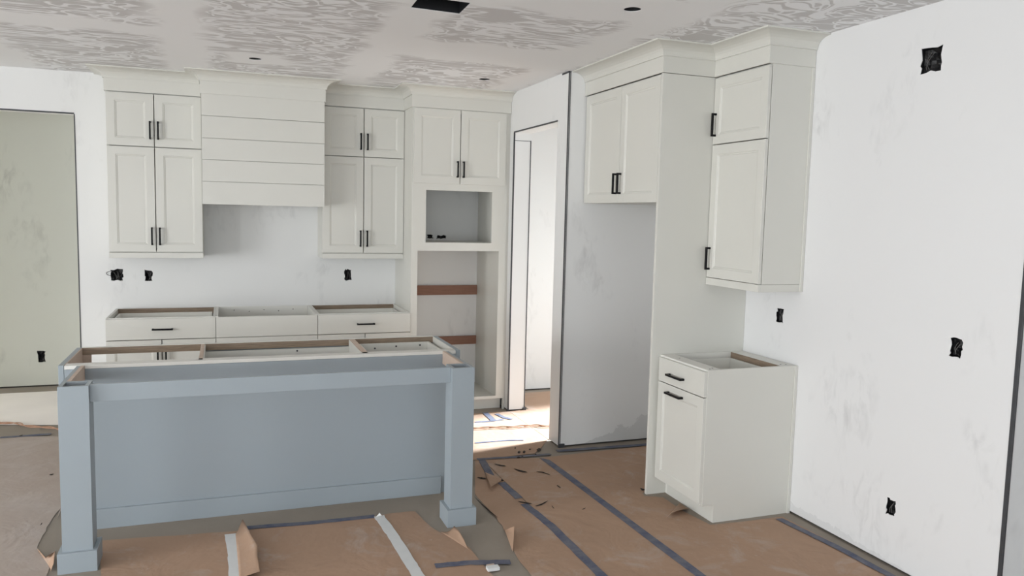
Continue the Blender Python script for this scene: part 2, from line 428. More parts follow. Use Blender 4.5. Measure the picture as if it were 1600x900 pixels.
# ------------------------------------------------------------------ cabinet parts
def fy(plane): return lambda u, z, d: (u, plane - d, z)          # faces -Y, d = outwards
def fx(plane): return lambda u, z, d: (plane - d, u, z)          # faces -X
def slab(name, fn, u0, u1, z0, z1, t, parent, mat, bevel=0.0015):
    p, q = fn(u0, z0, 0), fn(u1, z1, -t)
    return MB().box(p[0], q[0], p[1], q[1], p[2], q[2]).build(name, mat, parent, bevel)
def shaker(name, fn, u0, u1, z0, z1, t, parent, mat, st=0.058):
    u0, u1 = min(u0, u1), max(u0, u1)
    rings = [(0, -t), (0, -0.0015), (0.0015, 0), (st, 0), (st+0.003, -0.003), (st+0.009, -0.004), (st+0.013, -0.0075)]
    mb = MB(); n = 0
    for e, d in rings:
        for (a, c) in ((u0+e, z0+e), (u1-e, z0+e), (u1-e, z1-e), (u0+e, z1-e)): mb.v.append(fn(a, c, d))
    for r in range(len(rings)-1):
        for k in range(4):
            k2 = (k+1) % 4; mb.f.append((r*4+k, r*4+k2, r*4+4+k2, r*4+4+k))
    e = (len(rings)-1)*4; mb.f.append((e, e+1, e+2, e+3)); mb.f.append((0, 1, 2, 3))
    return mb.build(name, mat, parent)
def pull(fn, u, z, length, parent, vertical=True, sec=0.012, out=0.032):
    mb = MB(); h = length/2
    def bx(u0, u1, z0, z1, d0, d1):
        p, q = fn(u0, z0, d0), fn(u1, z1, d1); mb.box(p[0], q[0], p[1], q[1], p[2], q[2])
    s = sec/2
    if vertical:
        bx(u-s, u+s, z-h, z+h, out-sec, out)
        for e in (z-h, z+h-sec): bx(u-s, u+s, e, e+sec, 0, out-sec)
    else:
        bx(u-h, u+h, z-s, z+s, out-sec, out)
        for e in (u-h, u+h-sec): bx(e, e+sec, z-s, z+s, 0, out-sec)
    return mb.build('handle', M['black'], parent, 0.001)

CROWN = [(0.0, 2.650), (0.0165, 2.650), (0.0165, 2.661), (0.022, 2.676), (0.031, 2.689), (0.047, 2.700), (0.066, 2.708), (0.088, 2.713), (0.108, 2.7145), (0.112, 2.715), (0.112, 2.7235), (0.0, 2.7235)]
def sweep(path, prof, side=1):
    """mitred sweep of profile (offset, z) along the plan polyline; offset goes to the right of travel when side = 1"""
    mb = MB(); P = [Vector((a, c)) for a, c in path]; rows = []
    for i, p in enumerate(P):
        def nrm(a, c):
            t = (c-a).normalized(); return Vector((t.y, -t.x))*side
        if i == 0: nn = nrm(P[0], P[1]); k = nn
        elif i == len(P)-1: nn = nrm(P[-2], P[-1]); k = nn
        else:
            a, c = nrm(P[i-1], P[i]), nrm(P[i], P[i+1]); k = (a+c)/(1+a.dot(c))
        n0 = len(mb.v)
        for d, z in prof:
            q = p + k*d; mb.v.append((q.x, q.y, z))
        rows.append(n0)
    n = len(prof)
    for i in range(len(P)-1):
        for k in range(n):
            k2 = (k+1) % n; mb.f.append((rows[i]+k, rows[i]+k2, rows[i+1]+k2, rows[i+1]+k))
    mb.f.append(tuple(rows[0]+k for k in range(n))); mb.f.append(tuple(rows[-1]+k for k in reversed(range(n))))
    return mb
FRIEZE = [(-0.004, 2.556), (0.008, 2.556), (0.008, 2.656), (-0.004, 2.656)]
G = 0.003

def crown_on(t, path):
    sweep(path, FRIEZE).build('frieze_board', M['cab'], t, 0.001)
    sweep(path, CROWN).build('crown_molding', M['cab'], t)

# ---- wall cabinets on the back wall
def wall_cab(x0, x1, xs, label, crown_path):
    t = thing('wall_cabinet', (x0, -0.001, 1.30), label, 'cabinet')
    by = DU + 0.025
    mb = MB().box(x0, x0+0.018, by, -0.001, 1.345, 2.56).box(x1-0.018, x1, by, -0.001, 1.345, 2.56)
    mb.box(x0+0.018, x1-0.018, by, -0.001, 1.345, 1.363).box(x0+0.018, x1-0.018, by, -0.001, 2.54, 2.56).box(x0+0.018, x1-0.018, -0.012, -0.001, 1.363, 2.54)
    mb.box(x0+0.018, x1-0.018, by+0.03, -0.012, 2.142, 2.16)
    mb.build('body', M['cab'], t, 0.001)
    fn = fy(DU)
    for (a, c, s) in ((x0+0.002, xs-G, 1), (xs+G, x1-0.002, -1)):
        hu = (c-0.025) if s == 1 else (a+0.025)
        d = shaker('door', fn, a, c, 2.1526+G, 2.550, 0.02, t, M['cab']); pull(fn, hu, 2.278, 0.136, d)
        d = shaker('door', fn, a, c, 1.352, 2.1526-G, 0.02, t, M['cab']); pull(fn, hu, 1.473, 0.136, d)
    mb = MB().box(x0, x1, DU, DU+0.02, 1.304, 1.345).box(x0, x0+0.018, DU+0.02, -0.001, 1.304, 1.345).box(x1-0.018, x1, DU+0.02, -0.001, 1.304, 1.345)
    mb.build('light_rail', M['cab'], t, 0.001)
    crown_on(t, crown_path)
    return t
HX0, HX1 = 0.374, 1.284
wall_cab(XL, 0.370, 0.0335, 'white wall cabinet with four shaker doors next to the open passage', [(XL, -0.001), (XL, DU), (HX0, DU)])
wall_cab(1.2885, XR-0.001, 1.6295, 'white wall cabinet with four shaker doors between hood and oven cabinet', [(HX1, DU), (XR, DU)])

# ---- shiplap range hood
t = thing('range_hood', (HX0, -0.001, 1.7267), 'white boxed range hood cover clad in horizontal boards', 'range hood')
mb = MB().box(HX0, HX0+0.018, DH+0.014, -0.001, 1.735, 2.60).box(HX1-0.018, HX1, DH+0.014, -0.001, 1.735, 2.60)
mb.box(HX0+0.018, HX1-0.018, DH+0.014, DH+0.028, 1.735, 2.60).box(HX0+0.018, HX1-0.018, DH+0.028, -0.001, 1.76, 1.775)
mb.build('body', M['cab'], t, 0.001)
zz = [1.7267, 1.9015, 2.0655, 2.2275, 2.394, 2.560]
for a, c in zip(zz[:-1], zz[1:]):
    MB().box(HX0, HX1, DH, DH+0.013, a+0.0022, c-0.0022).build('board', M['cab'], t, 0.0012)
crown_on(t, [(HX0, -0.001), (HX0, DH), (HX1, DH), (HX1, -0.001)])

# ---- tall oven cabinet
OX0, OX1 = XR, 2.803
t = thing('oven_cabinet', (OX0, -0.001, 0), 'tall white oven cabinet with two empty appliance openings', 'cabinet')
FYO = -0.626
mb = MB().box(OX0, OX0+0.02, FYO+0.02, -0.001, 0.0, 2.56)
mb.box(OX1-0.06, OX1-0.04, FYO+0.02, -0.001, 0.10, 2.56).box(OX0+0.02, OX1-0.06, FYO+0.02, -0.022, 0.10, 0.118)
mb.box(OX0+0.02, OX1-0.06, FYO+0.02, -0.001, 1.415, 1.452).box(OX0+0.02, OX1-0.06, FYO+0.02, -0.001, 1.905, 1.93).box(OX0+0.02, OX1-0.06, FYO+0.02, -0.001, 2.54, 2.56)
mb.build('body', M['cab'], t, 0.001)
fr = plate(rect(OX0, OX1, 0.100, 2.56), [rect(2.026, 2.738, 0.125, 1.388), rect(2.093, 2.668, 1.457, 1.889), rect(2.02, 2.76, 1.97, 2.52)], lambda a, c, d: (a, FYO+d, c), 0.02)
weld(fr.build('face_frame', M['cab'], t))
MB().box(OX0+0.02, OX1, FYO+0.066, FYO+0.084, 0.0, 0.10).build('toe_kick', M['cab'], t)
MB().box(OX1+0.001, XD-0.001, FYO+0.008, FYO+0.03, 0.0, 2.56).build('filler_strip', M['cab'], t)
fn = fy(DB)
d = shaker('door', fn, 1.985, 2.3785-G, 1.945, 2.550, 0.0105, t, M['cab'], 0.060); pull(fn, 2.3785-0.026, 2.066, 0.134, d)
d = shaker('door', fn, 2.3785+G, 2.781, 1.945, 2.550, 0.0105, t, M['cab'], 0.060); pull(fn, 2.3785+0.026, 2.066, 0.134, d)
for z0, z1 in ((0.951, 1.040), (0.484, 0.563)):
    MB().box(OX0+0.021, OX1-0.061, -0.022, -0.002, z0, z1).build('wall_cleat', M['cleat'], t, 0.001)
crown_on(t, [(OX0, DU+0.10), (OX0, DB+0.008), (XD-0.002, DB+0.008)])

# ---- base cabinets on the back wall (no worktop yet)
def base_back(x0, x1, label, kind):
    t = thing('base_cabinet', (x0, -0.001, 0), label, 'cabinet')
    by = DB + 0.025
    for a in (x0+0.0005, x1-0.0185):
        MB().box(a, a+0.018, by, -0.001, 0.0, S).build('side_panel', M['cab' if kind == 'end' else 'melamine'], t, 0.001)
    mb = MB().box(x0+0.019, x1-0.019, by, -0.02, 0.10, 0.118).box(x0+0.019, x1-0.019, -0.012, -0.001, 0.10, S-0.04 if kind != 'mid' else S)
    mb.build('body', M['melamine'], t)
    MB().box(x0+0.019, x1-0.019, by+0.075, by+0.09, 0.0, 0.10).build('toe_kick', M['cab'], t)
    fn = fy(DB); w_ = (x0+x1)/2
    if kind != 'mid':
        MB().box(x0+0.019, x1-0.019, -0.019, -0.0125, S-0.045, S-0.002).box(x0+0.019, x1-0.019, -0.030, -0.019, S-0.052, S-0.005).build('back_rail', M['ply'], t)
        MB().box(x0+0.019, x1-0.019, by, by+0.02, S-0.02, S).build('front_rail', M['melamine'], t)
        mb = MB().box(x0+0.03, x1-0.03, by+0.005, by+0.017, 0.74, S-0.03).box(x0+0.03, x0+0.042, by+0.017, -0.08, 0.74, S-0.03).box(x1-0.042, x1-0.03, by+0.017, -0.08, 0.74, S-0.03)
        mb.box(x0+0.042, x1-0.042, -0.092, -0.08, 0.74, S-0.03).box(x0+0.042, x1-0.042, by+0.017, -0.092, 0.745, 0.755)
        mb.build('drawer_box', M['melamine'], t)
        d = slab('drawer_front', fn, x0+0.002, x1-0.002, 0.7145, S-0.006, 0.02, t, M['cab']); pull(fn, w_+0.006, 0.791, 0.144, d, False)
        for a, c, s in ((x0+0.002, w_-G, 1), (w_+G, x1-0.002, -1)):
            d = shaker('door', fn, a, c, 0.108, 0.7095, 0.02, t, M['cab']); pull(fn, (c-0.025) if s == 1 else (a+0.025), 0.60, 0.136, d)
    else:
        slab('false_front', fn, x0+0.002, x1-0.002, 0.7145, S-0.004, 0.02, t, M['cab'])
        for z0, z1 in ((0.412, 0.7095), (0.108, 0.408)):
            d = slab('drawer_front', fn, x0+0.002, x1-0.002, z0, z1, 0.02, t, M['cab']); pull(fn, w_, z1-0.07, 0.144, d, False)
        for k in range(5):
            MB().tube([(x0+0.14+k*0.12, -0.0155, S-0.03-0.012*(k % 2)), (x0+0.14+k*0.12, -0.0122, S-0.03-0.012*(k % 2))], 0.004, 6).build('screw_hole', M['black'], t)
base_back(XL, X1, 'white base cabinet with drawer, first of the row beside the passage', 'end')
base_back(X1, X2, 'white open-topped base cabinet with plain wide front under the hood', 'mid')
base_back(X2, XR-0.001, 'white base cabinet with drawer touching the tall oven cabinet', 'std')

# ---- cabinet over the refrigerator space
t = thing('refrigerator_wall_cabinet', (XP, YD, 1.79), 'deep white two-door cabinet above the empty refrigerator space', 'cabinet')
bx = XP + 0.025
ya, yb = YD-0.012, YP+0.0235
mb = MB().box(bx, XW-0.002, YD-0.002, YD-0.02, 1.798, 2.56).box(bx, XW-0.002, yb+0.018, yb+0.001, 1.798, 2.56)
mb.box(bx, XW-0.002, yb+0.018, YD-0.02, 1.798, 1.816).box(bx, XW-0.002, yb+0.018, YD-0.02, 2.54, 2.56).box(XW-0.012, XW-0.002, yb+0.018, YD-0.02, 1.816, 2.54)
mb.build('body', M['cab'], t, 0.001)
fn = fx(XP); ys = -2.345
d = shaker('door', fn, ys+G, ya-0.004, 1.797, 2.549, 0.02, t, M['cab']); pull(fn, ys+0.03, 1.922, 0.136, d)
d = shaker('door', fn, yb+0.004, ys-G, 1.797, 2.549, 0.02, t, M['cab']); pull(fn, ys-0.03, 1.922, 0.136, d)
crown_on(t, [(XP, YD-0.002), (XP, YP), (XU+0.10, YP)])

# ---- tall side panel
t = MB().box(XP-0.001, XW-0.001, YP, YP+0.022, 0.0, 2.554).build('refrigerator_side_panel', M['cab'], None, 0.0012)
tag(t, 'full height white side panel between refrigerator space and narrow cabinets', 'panel')

# ---- narrow wall cabinet, right wall
t = thing('narrow_wall_cabinet', (XU, YP, 1.30), 'tall narrow white wall cabinet with two stacked doors', 'cabinet')
bx = XU + 0.025; y0, y1 = YP-0.001, YB
mb = MB().box(bx, XW-0.002, y0, y0-0.018, 1.347, 2.56).box(bx, XW-0.002, y1+0.018, y1, 1.347, 2.56)
mb.box(bx, XW-0.002, y1+0.018, y0-0.018, 1.347, 1.365).box(bx, XW-0.002, y1+0.018, y0-0.018, 2.54, 2.56).box(XW-0.012, XW-0.002, y1+0.018, y0-0.018, 1.365, 2.54)
mb.box(bx+0.03, XW-0.012, y1+0.018, y0-0.018, 2.142, 2.16)
mb.build('body', M['cab'], t, 0.001)
fn = fx(XU)
d = shaker('door', fn, y1+0.003, y0-0.003, 2.1525+G, 2.547, 0.02, t, M['cab'], 0.056); pull(fn, y0-0.030, 2.270, 0.138, d)
d = shaker('door', fn, y1+0.003, y0-0.003, 1.350, 2.1525-G, 0.02, t, M['cab'], 0.056); pull(fn, y0-0.030, 1.465, 0.138, d)
MB().box(XU, XU+0.02, y1, y0, 1.304, 1.346).box(XU+0.02, XW-0.002, y1, y1+0.018, 1.304, 1.346).build('light_rail', M['cab'], t, 0.001)
MB().box(XW-0.020, XW-0.001, y1-0.008, y1, 1.304, 2.555).build('scribe_strip', M['cab'], t, 0.001)
crown_on(t, [(XU, YP+0.02), (XU, YB), (XW-0.002, YB)])

# ---- narrow base cabinet, right wall
t = thing('narrow_base_cabinet', (XC, YP, 0), 'narrow white base cabinet with one drawer over one door, no worktop', 'cabinet')
y0, y1 = YP-0.001, YB; bx = XC
prof = [(bx, 0.105), (bx+0.075, 0.105), (bx+0.075, 0.0), (XW-0.002, 0.0), (XW-0.002, S), (bx, S)]
def side(y, th):
    mb = MB(); n = len(prof)
    for yy in (y, y+th): mb.v += [(a, yy, c) for a, c in prof]
    mb.f += [tuple(range(n)), tuple(reversed(range(n, 2*n)))]
    for k in range(n): mb.f.append((k, (k+1) % n, n+(k+1) % n, n+k))
    return mb
side(y1, 0.018).build('end_panel', M['cab'], t, 0.001)
side(y0-0.018, 0.018).build('side_panel', M['melamine'], t, 0.001)
mb = MB().box(bx, XW-0.012, y1+0.019, y0-0.019, 0.105, 0.123).box(XW-0.012, XW-0.003, y1+0.019, y0-0.019, 0.105, S-0.002)
mb.build('body', M['melamine'], t)
MB().box(bx, bx+0.090, y1+0.0185, y0-0.0185, S-0.016, S).build('front_stretcher', M['melamine'], t, 0.001)
MB().box(XW-0.105, XW-0.0125, y1+0.0185, y0-0.0185, S-0.014, S).build('back_stretcher', M['melamine'], t, 0.001)
MB().box(XW-0.107, XW-0.1055, y1+0.0185, y0-0.0185, S-0.040, S-0.001).build('stretcher_edge', M['ply'], t)
for sx_, sy_ in ((bx+0.03, y1+0.03), (bx+0.06, y1+0.05), (bx+0.045, -3.0), (XW-0.05, y1+0.04), (XW-0.08, y1+0.05)):
    MB().tube([(sx_, sy_, S-0.002), (sx_, sy_, S+0.0012)], 0.0045, 8).build('staple_head', M['bead'], t)
MB().box(bx+0.075, bx+0.09, y1+0.018, y0-0.018, 0.0, 0.105).build('toe_kick', M['cab'], t)
mb = MB().box(bx+0.004, bx+0.016, y1+0.03, y0-0.03, 0.735, S-0.035).box(bx+0.016, XW-0.115, y1+0.03, y1+0.042, 0.735, S-0.035).box(bx+0.016, XW-0.115, y0-0.042, y0-0.03, 0.735, S-0.035)
mb.box(XW-0.127, XW-0.115, y1+0.042, y0-0.042, 0.735, S-0.035).box(bx+0.016, XW-0.127, y1+0.042, y0-0.042, 0.745, 0.753)
mb.build('drawer_box', M['melamine'], t)
fn = fx(XC-0.021)
d = slab('drawer_front', fn, y1+0.003, y0-0.022, 0.7235, S-0.010, 0.0205, t, M['cab']); pull(fn, -3.083, 0.783, 0.160, d, False)
d = shaker('door', fn, y1+0.003, y0-0.022, 0.118, 0.7185, 0.0205, t, M['cab'], 0.056); pull(fn, -3.078, 0.674, 0.160, d, False)
MB().box(XW-0.020, XW-0.001, y1-0.008, y1, 0.0, S).build('scribe_strip', M['cab'], t, 0.001)

# ------------------------------------------------------------------ island
t = thing('kitchen_island', (0.79, -2.46, 0), 'grey kitchen island with two square posts and no worktop', 'island')
IX0, IX1, IY0, IY1 = -0.283, 1.868, -2.44, -1.887
for a, c in ((IX0, IX0+0.025), (IX1-0.027, IX1)):
    MB().box(a, c, IY0, IY1, 0.0, S).build('end_panel', M['island'], t, 0.001)
MB().box(IX0+0.025, IX0+0.031, IY0+0.02, IY1, 0.55, S-0.001).build('end_liner', M['maple'], t)
MB().box(IX1-0.034, IX1-0.028, IY0+0.02, IY1, 0.40, S-0.001).build('end_liner', M['melamine'], t)
MB().box(IX0+0.031, IX1-0.034, IY0-0.020, IY0-0.001, 0.0, S-0.019).build('back_panel', M['island'], t, 0.001)
MB().box(IX0+0.031, IX1-0.034, IY0-0.019, IY0+0.055, S-0.018, S).build('near_stretcher', M['melamine'], t)
MB().box(IX0+0.031, IX1-0.034, IY0, IY0+0.016, 0.10, S-0.019).build('near_rail', M['melamine'], t)
MB().box(-0.16, 1.75, IY0-0.036, IY0-0.0205, 0.0, 0.106).build('base_board', M['island'], t, 0.001)
MB().box(IX0+0.031, IX1-0.034, IY1-0.02, IY1, S-0.040, S).build('far_rail', M['ply'], t)
MB().box(IX0+0.031, IX1-0.034, IY1-0.021, IY1+0.001, S+0.0005, S+0.003).build('far_rail_edge', M['melamine'], t)
for a, c, mm in ((0.388, 0.408, 'maple'), (1.280, 1.312, 'maple')):
    MB().box(a, c, IY0+0.017, IY1-0.021, 0.10, S).build('divider', M[mm], t)
MB().box(0.409, 0.413, IY0+0.017, IY1-0.022, 0.10, S-0.003).build('divider_face', M['melamine'], t)
MB().box(1.275, 1.279, IY0+0.017, IY1-0.022, 0.10, S-0.003).build('divider_face', M['melamine'], t)
MB().box(IX0+0.032, IX0+0.075, IY1-0.021, IY1-0.001, 0.0, S-0.041).build('stile', M['maple'], t)
MB().box(0.413, 1.275, IY1-0.045, IY1-0.026, 0.10, S-0.045).build('drawer_back', M['melamine'], t)
mb = MB().box(1.33, 1.345, IY0+0.05, IY1-0.03, 0.62, S-0.030).box(1.79, 1.805, IY0+0.05, IY1-0.03, 0.62, S-0.030)
mb.box(1.345, 1.79, IY0+0.05, IY0+0.065, 0.62, S-0.020).box(1.345, 1.79, IY1-0.045, IY1-0.03, 0.62, S-0.030).box(1.345, 1.79, IY0+0.065, IY1-0.045, 0.63, 0.64)
mb.build('drawer_box', M['melamine'], t)
MB().box(0.409, 1.834, IY1, IY1+0.02, 0.11, S-0.006).build('drawer_front', M['island'], t, 0.001)
for sx_, sz in ((0.95, 0.818), (1.44, 0.815), (1.58, 0.824), (1.74, 0.826)):
    yy = IY1-0.046
    MB().tube([(sx_, yy-0.002, sz), (sx_, yy+0.001, sz)], 0.006, 8).build('screw', M['bead'], t)
# posts
for px0, px1 in ((-0.193, -0.066), (1.666, 1.791)):
    py0, py1 = -2.98, -2.853; wth = 0.018
    mb = MB().box(px0, px1, py0, py0+wth, 0, S).box(px0, px1, py1-wth, py1, 0, S).box(px0, px0+wth, py0+wth, py1-wth, 0, S).box(px1-wth, px1, py0+wth, py1-wth, 0, S)
    po = mb.build('post', M['island'], t, 0.0008)
    MB().box(px0+wth, px1-wth, py0+wth, py1-wth, 0.0, S-0.022).build('post_core', M['cleat'], po)
    e = 0.019
    bb = MB().box(px0-e, px1+e, py0-e, py0-0.0005, 0, 0.098).box(px0-e, px1+e, py1+0.0005, py1+e, 0, 0.098).box(px0-e, px0-0.0005, py0-0.0005, py1+0.0005, 0, 0.098).box(px1+0.0005, px1+e, py0-0.0005, py1+0.0005, 0, 0.098)
    bb.build('plinth_block', M['island'], po, 0.001)
MB().box(-0.0655, 1.6655, -2.952, -2.934, 0.794, S).build('apron', M['island'], t, 0.001)
MB().box(-0.176, -0.158, -2.8525, IY0-0.021, 0.800, S).build('side_apron', M['maple'], t, 0.001)
MB().box(1.752, 1.770, -2.8525, IY0-0.021, 0.800, S).build('side_apron', M['maple'], t, 0.001)
MB().box(-0.1945, -0.1765, -2.8525, IY0-0.0005, 0.800, S-0.001).build('side_apron_face', M['island'], t, 0.001)
MB().box(1.7705, 1.7885, -2.8525, IY0-0.0005, 0.800, S-0.001).build('side_apron_face', M['island'], t, 0.001)

# ------------------------------------------------------------------ boxes in the walls
def ebox(q, fn, label, seed, oseed, depth=0.055, loop=False, group=None):
    a0, a1, z0, z1 = q; e = 0.006; r = random.Random(seed)
    c = fn((a0+a1)/2, (z0+z1)/2, 0.03)
    t = thing('electrical_box', c, label, 'electrical box', group)
    P = lambda a, z, d: fn(a, z, d)
    ol = ragged(*q, oseed); ca, cz = (a0+a1)/2, (z0+z1)/2
    ol = [(ca+(a-ca)*0.975, cz+(z-cz)*0.985) for a, z in ol]; n = len(ol)
    mb = MB(); d0, d1 = 0.003, depth+0.03
    mb.v = [P(a, z, d0) for a, z in ol] + [P(a, z, d1) for a, z in ol]
    mb.f = [(k, (k+1) % n, n+(k+1) % n, n+k) for k in range(n)] + [tuple(range(n, 2*n))]
    mb.build('box_shell', M['box'], t)
    # crumpled black plastic stuffed in the opening
    n = 7; mb = MB()
    for j in range(n):
        for i in range(n):
            a = a0+0.004 + (a1-a0-0.008)*i/(n-1); z = z0+0.004 + (z1-z0-0.008)*j/(n-1)
            edge = i in (0, n-1) or j in (0, n-1)
            mb.v.append(P(a, z, 0.016 + (0.0 if edge else r.uniform(-0.004, 0.024))))
    for j in range(n-1):
        for i in range(n-1): mb.f.append((j*n+i, j*n+i+1, (j+1)*n+i+1, (j+1)*n+i))
    mb.build('plastic_film', M['box'], t)
    for k in range(2):
        a = a0 + (a1-a0)*r.uniform(0.3, 0.7); pts = []
        for s in range(7):
            f = s/6; pts.append(P(a + math.sin(f*3+k)*(a1-a0)*0.16, z0+0.012+(z1-z0-0.03)*f, 0.006+0.012*f*f))
        MB().tube(pts, 0.0012, 6).build('wire', M['wire'], t)
    if loop:
        pts = []
        for s in range(17):
            f = s/16; an = math.pi*(0.5+f)
            pts.append(P(a0+0.004+0.036*math.cos(an), (z0+z1)/2+0.012+0.017*math.sin(an), -0.004))
        MB().tube(pts, 0.0018, 6).build('wire_loop', M['box'], t)
    return t
FB = lambda a, z, d: (a, d, z)
FR = lambda a, z, d: (XW+d, a, z)
FP = lambda a, z, d: (a, YL+d, z)
ebox(BOX_BACK[0], FB, 'wide black electrical box with a wire loop, under the wall cabinet', 1, 10, loop=True)
ebox(BOX_BACK[1], FB, 'narrow black electrical box beside the one with the wire loop', 2, 11)
ebox(BOX_BACK[2], FB, 'black electrical box in the back wall above the base cabinet by the oven cabinet', 3, 12)
ebox(BOX_OVEN[0], FB, 'small black wall box inside the microwave opening, narrower of two', 4, 30)
ebox(BOX_OVEN[1], FB, 'small black wall box inside the microwave opening, wider of two', 5, 31)
ebox(BOX_RIGHT[0], FR, 'large square black electrical box high on the bare wall by the ceiling', 6, 50)
ebox(BOX_RIGHT[1], FR, 'black electrical box over the narrow base cabinet', 7, 51)
ebox(BOX_RIGHT[2], FR, 'black electrical box midway up the bare wall near its corner', 8, 52)
ebox(BOX_RIGHT[3], FR, 'black electrical box low on the bare wall near the floor', 9, 53)
ebox(BOX_PASS[0], FP, 'black electrical box low on the passage wall beyond the opening', 10, 70)

# ------------------------------------------------------------------ ceiling fittings
can_labels = ['round recessed light hole in the ceiling in front of the range hood', 'round recessed light hole in the ceiling in front of the oven cabinet', 'round recessed light hole in the ceiling near the refrigerator cabinet']
for (x, y), lb in zip(CANS, can_labels):
    t = thing('recessed_light_housing', (x, y, H+0.02), lb, 'light fitting')
    mb = MB(); n = 28
    for z in (H+0.002, H+0.11): mb.v += [(x+0.0412*math.cos(2*math.pi*k/n), y+0.0412*math.sin(2*math.pi*k/n), z) for k in range(n)]
    mb.f += [(k, (k+1) % n, n+(k+1) % n, n+k) for k in range(n)] + [tuple(range(n, 2*n))]
    mb.build('can', M['box'], t)
    MB().tube([(x-0.01, y, H+0.02), (x, y+0.01, H+0.05), (x+0.012, y, H+0.10)], 0.003, 6).build('lead_wire', M['wire'], t)
t = thing('duct_boot', (1.54, -3.1, H+0.02), 'rectangular black air duct opening in the ceiling', 'air vent')
mb = MB()
vt = [(x-(x-1.54)*0.02, y-(y+3.1)*0.02) for x, y in VENT]
for z in (H+0.002, H+0.115): mb.v += [(x, y, z) for x, y in vt]
mb.f += [(k, (k+1) % 4, 4+(k+1) % 4, 4+k) for k in range(4)] + [(4, 5, 6, 7)]
mb.build('boot_shell', M['box'], t)
for u, v_ in ((653.5, 12), (700, 6.5), (706, 19), (719, 16)):
    q = onplane(u, v_, 2, H+0.10)
    MB().tube([(q.x, q.y, H+0.104), (q.x, q.y, H+0.114)], 0.005, 8).build('screw', M['screw'], t)

# ------------------------------------------------------------------ floor coverings
def px(lst, z=0.0): return [fl(u, v, z) for u, v in lst]
def jag(pts, amp, n, seed):
    r = random.Random(seed); out = []
    for p, q in zip(pts[:-1], pts[1:]):
        for i in range(n):
            tt = i/n; c = p.lerp(q, tt)
            if i: c = c + Vector((r.uniform(-amp, amp), r.uniform(-amp, amp), 0))
            out.append(c)
    out.append(pts[-1]); return out
def sheet(name, loop, z, label, mat='paper', th=0.0012, cat='floor paper', group=None, wav=0.0015):
    """flat covering on the floor from a plan outline, slightly wavy, with thickness"""
    loop2 = [(p[0], p[1]) for p in loop]
    bm = bmesh.new(); vs = [bm.verts.new((a, b_, 0)) for a, b_ in loop2]
    es = [bm.edges.new((vs[i], vs[(i+1) % len(vs)])) for i in range(len(vs))]
    bmesh.ops.triangle_fill(bm, use_beauty=True, edges=es)
    bm.verts.index_update()
    mb = MB(); n = len(bm.verts)
    zo = lambda c: z + wav*(0.5+0.5*mnoise.noise(Vector((c.x*3, c.y*3, z*50))))
    for dz in (th, 0.0): mb.v += [(v.co.x, v.co.y, zo(v.co)+dz) for v in bm.verts]
    for f in bm.faces:
        q = [v.index for v in f.verts]; mb.f.append(tuple(q)); mb.f.append(tuple(n+k for k in reversed(q)))
    m_ = len(loop2)
    for k in range(m_): mb.f.append((k, (k+1) % m_, n+(k+1) % m_, n+k))
    bm.free()
    o = mb.build(name, M[mat]); tag(o, label, cat, group); return o

PG = 'brown paper sheets taped over the floor'
# lines of the tape seams
A0, A1 = fl(848, 716), fl(1093, 900); B0, B1 = fl(752, 718), fl(941, 900)
def ext(p, q, y): tt = (y-p.y)/(q.y-p.y); return p.lerp(q, tt)
YN = -6.4
left_edge = jag(px([(742, 772), (760, 793), (776, 810), (787, 828), (800, 858), (812, 878), (830, 900)]), 0.006, 3, 3)
SO = Vector((0.0025, 0, 0))
sheet('paper_sheet', [fl(742, 721), B0-SO, B1-SO, ext(B0, B1, YN)-SO, Vector((2.25, YN, 0))] + list(reversed(left_edge)), 0.002,
      'brown floor paper with torn edge, running past the island corner post', group=PG)
sheet('paper_sheet', [B0+SO, A0-SO, A1-SO, ext(A0, A1, YN)-SO, ext(B0, B1, YN)+SO, B1+SO], 0.002, 'brown floor paper between the two long blue tape seams', group=PG)
s3 = [A0+SO, fl(930, 706), Vector((3.56, -1.96, 0)), Vector((3.56, YP+0.03, 0)), Vector((XP-0.012, YP+0.03, 0)), fl(1007, 776), fl(1036, 778), fl(1068, 800), fl(1110, 821), fl(1160, 816), fl(1222, 808), fl(1300, 848), fl(1400, 902), Vector((3.42, YN, 0)), ext(A0, A1, YN)+SO, A1+SO]
sheet('paper_sheet', s3, 0.002, 'brown floor paper in front of the narrow base cabinet', group=PG)
sheet('paper_sheet', [Vector(q) for q in ((-0.1, -1.80, 0), (-0.1, -0.72, 0), (1.9, -0.72, 0), (2.826, -0.72, 0), (2.826, -1.60, 0), (2.70, -1.78, 0), (2.60, -1.90, 0), (2.15, -1.93, 0), (1.9, -1.80, 0))], 0.003,
      'brown floor paper in the aisle behind the island, sunlit by the doorway', group=PG)
sheet('paper_sheet', [Vector(q) for q in ((2.829, -0.73, 0), (3.02, -0.70, 0), (3.05, -0.10, 0), (4.5, -0.10, 0), (4.5, -1.62, 0), (2.99, -1.62, 0), (2.829, -1.61, 0))], 0.003,
      'brown floor paper inside the hall beyond the doorway', group=PG)
e5 = jag(px([(155, 846), (300, 836), (420, 826), (585, 807), (612, 803), (648, 800)]), 0.006, 5, 5)
e5b = jag(px([(648, 800), (660, 812), (672, 823), (690, 834), (706, 835), (718, 840), (727, 853), (733, 856), (752, 880), (772, 902)]), 0.004, 2, 6)
sheet('paper_sheet', e5 + e5b[1:] + [Vector((1.55, YN, 0)), Vector((0.0, YN, 0)), fl(158, 900)], 0.002, 'brown floor paper under the island overhang between the posts', group=PG)
e6 = jag(px([(94, 796), (78, 818), (66, 838), (58, 856), (64, 868), (72, 871), (86, 862), (80, 884), (72, 902)]), 0.005, 3, 8)
